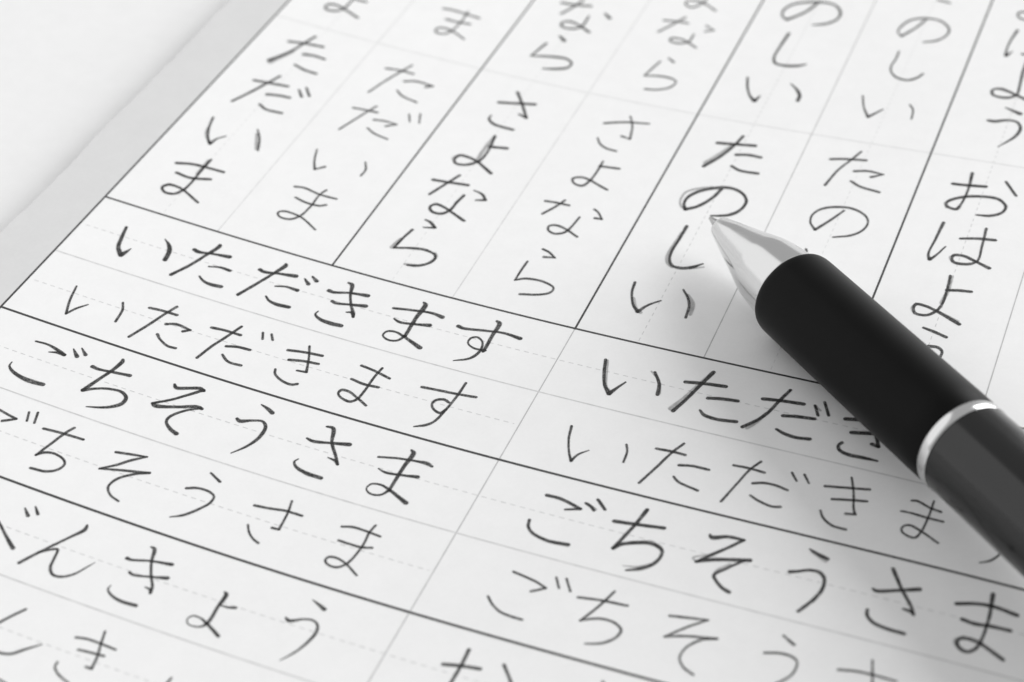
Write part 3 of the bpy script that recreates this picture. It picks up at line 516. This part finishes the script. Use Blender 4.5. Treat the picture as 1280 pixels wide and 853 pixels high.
def ribbon(bm, uvl, pts, dens, lift, rng):
    P = spline(pts)
    ph = rng.random()*50
    P = [Vector((p.x + .012*noise.noise(Vector((i*.13, ph, 1))), p.y + .012*noise.noise(Vector((i*.13, ph, 7))),
                 max(p.z, .05)*(1 + .10*noise.noise(Vector((i*.11, ph, 3)))))) for i, p in enumerate(P)]
    t0 = (P[0].xy-P[1].xy).normalized(); t1 = (P[-1].xy-P[-2].xy).normalized()
    h0, h1 = P[0].z/2*.8, P[-1].z/2*.8
    caps = [(.98, .25), (.8, .6), (.45, .9)]
    line = [(P[0].xy + t0*h0*k, P[0].z*w) for k, w in caps] + [(p.xy, p.z) for p in P] + [(P[-1].xy + t1*h1*k, P[-1].z*w) for k, w in reversed(caps)]
    prev = None
    for i, (c, w) in enumerate(line):
        a = line[max(i-1, 0)][0]; b = line[min(i+1, len(line)-1)][0]
        t = (b-a).normalized(); n = Vector((-t.y, t.x))*w/2
        dv = dens*(1 + .12*noise.noise(Vector((i*.09, ph, 11))))
        vs = [bm.verts.new(on_page(*(c + n*k), lift)) for k in (1, .5, 0, -.5, -1)]
        cur = (vs, dv)
        if prev:
            for k in range(4):
                f = bm.faces.new((prev[0][k], prev[0][k+1], vs[k+1], vs[k]))
                us = (k/4, (k+1)/4)
                for lp, (u, v) in zip(f.loops, ((us[0], prev[1]), (us[1], prev[1]), (us[1], dv), (us[0], dv))):
                    lp[uvl].uv = (u, v)
        prev = cur


rng = random.Random(5)
LOOK = {'faint': 'faint pencilled', 'pale': 'pale thin pencilled', 'dark': 'dark pencilled', 'bold': 'bold black',
        'thin': 'thin grey', 'slim': 'thin dark'}
for word, look, chars in WORDS:
    w = bpy.data.objects.new('handwritten_word', None)
    w.empty_display_size = .005
    S.collection.objects.link(w)
    first = chars[0][1][0][1].split()[0].strip('|').split(',')
    w.parent = sheet
    w['label'] = '%s word %s' % (LOOK[look], word)
    for ch, strokes in chars:
        bm = bmesh.new()
        uvl = bm.loops.layers.uv.new('UVMap')
        lift = .016
        for kind, txt in sorted(strokes, key=lambda s: s[0] != 'G'):
            piece = []
            for tok in txt.split():
                corner = tok.endswith('|')
                x, y, wd = (float(v) for v in tok.strip('|').split(','))
                piece.append((x, y, wd*WIDE[kind]))
                if corner:
                    if len(piece) > 1:
                        ribbon(bm, uvl, piece, DENS[kind], lift, rng); lift += .0012
                    piece = [piece[-1]]
            if len(piece) > 1:
                ribbon(bm, uvl, piece, DENS[kind], lift, rng); lift += .0012
        me = bpy.data.meshes.new('hiragana_character'); bm.to_mesh(me); bm.free()
        link('hiragana_character', me, M_GRAPHITE, w)

# ------------------------------------------------------------------ the pen, lying on the sheet
def metal(name, base, rough, metallic=1.0, coat=0.0, var=.05):
    m, nt, b = node_mat(name)
    b.inputs['Base Color'].default_value = (base, base, base, 1)
    b.inputs['Metallic'].default_value = metallic
    v = remap(nt, noise_tex(nt, 900, 4, .6, (1, 1, .06)), .3, .7, rough-var, rough+var)
    nt.links.new(v, b.inputs['Roughness'])
    b.inputs['Coat Weight'].default_value = coat
    b.inputs['Coat Roughness'].default_value = .12
    return m


M_CHROME = metal('satin_chrome', .68, .15)
M_RING = metal('polished_chrome', .68, .16, var=.05)
M_SLEEVE = metal('steel', .45, .22)
M_BARREL = metal('gunmetal_lacquer', .05, .15, .92, .0, .06)
M_RUBBER, nt, b = node_mat('black_rubber')
fine = noise_tex(nt, 5000, 3)
nt.links.new(grey(nt, remap(nt, noise_tex(nt, 300, 3), .3, .7, .002, .003)), b.inputs['Base Color'])
b.inputs['Roughness'].default_value = .4
b.inputs['Specular IOR Level'].default_value = .1
bump(nt, b, fine, .15, 2e-5)

T0 = Vector((74.03248, 20.73927, 5.50326))*MM
AX = Vector((0.74214632, -0.66108919, 0.11036267)).normalized()
pen = root('pen', 'black pen with rubber grip, silver cone tip and silver ring lying across the practice sheet', 'pen', T0)
pen.rotation_euler = AX.to_track_quat('Z', 'Y').to_euler()


def lathe(name, prof, mat, seg=128, cap=True, parent=pen):
    """prof: (distance along the pen, radius) in mm"""
    bm = bmesh.new()
    rings = []
    for z, rr in prof:
        rings.append([bm.verts.new(Vector((rr*math.cos(2*math.pi*k/seg), rr*math.sin(2*math.pi*k/seg), z))*MM) for k in range(seg)])
    for a, c in zip(rings, rings[1:]):
        for k in range(seg):
            bm.faces.new((a[k], a[(k+1) % seg], c[(k+1) % seg], c[k]))
    if cap:
        bm.faces.new(list(reversed(rings[0]))); bm.faces.new(rings[-1])
    bmesh.ops.recalc_face_normals(bm, faces=bm.faces)
    for fc in bm.faces: fc.smooth = len(fc.verts) == 4
    for e in bm.edges:
        if len(e.link_faces) == 2 and e.calc_face_angle() > .6: e.smooth = False
    me = bpy.data.meshes.new(name); bm.to_mesh(me); bm.free()
    return link(name, me, mat, parent)


lathe('lead_sleeve', [(0, .18), (.08, .24), (2.3, .74), (2.6, .74)], M_SLEEVE)
lathe('cone_tip', [(2.2, .55), (2.2, 1.02), (2.4, 1.28), (2.7, 1.42), (6, 2.34), (9, 3.12), (12.0, 3.98), (12.8, 4.18), (14, 4.38), (19.2, 4.95), (19.3, 4.7)], M_CHROME)
lathe('grip_collar', [(18.5, 4.9), (18.5, 5.1), (18.6, 5.18), (18.8, 5.2)], M_RING)
lathe('rubber_grip', [(18.8, 4.8), (18.8, 5.30), (18.92, 5.40), (19.3, 5.47)] + [(20+3*i, 5.49) for i in range(10)] + [(49.6, 5.46), (49.95, 5.36), (49.95, 4.9)], M_RUBBER)
lathe('metal_ring', [(49.95, 4.9), (49.95, 5.43), (50.1, 5.49), (50.35, 5.52), (50.7, 5.53), (51.0, 5.51), (51.2, 5.46), (51.25, 5.42), (51.25, 4.9)], M_RING)
lathe('barrel', [(51.25, 4.8), (51.25, 5.32), (51.35, 5.39), (60, 5.42), (90, 5.42), (126, 5.1), (126.6, 4.9)], M_BARREL)
lathe('push_button', [(126.6, 2.9), (134, 2.8), (134.8, 2.4)], M_CHROME)
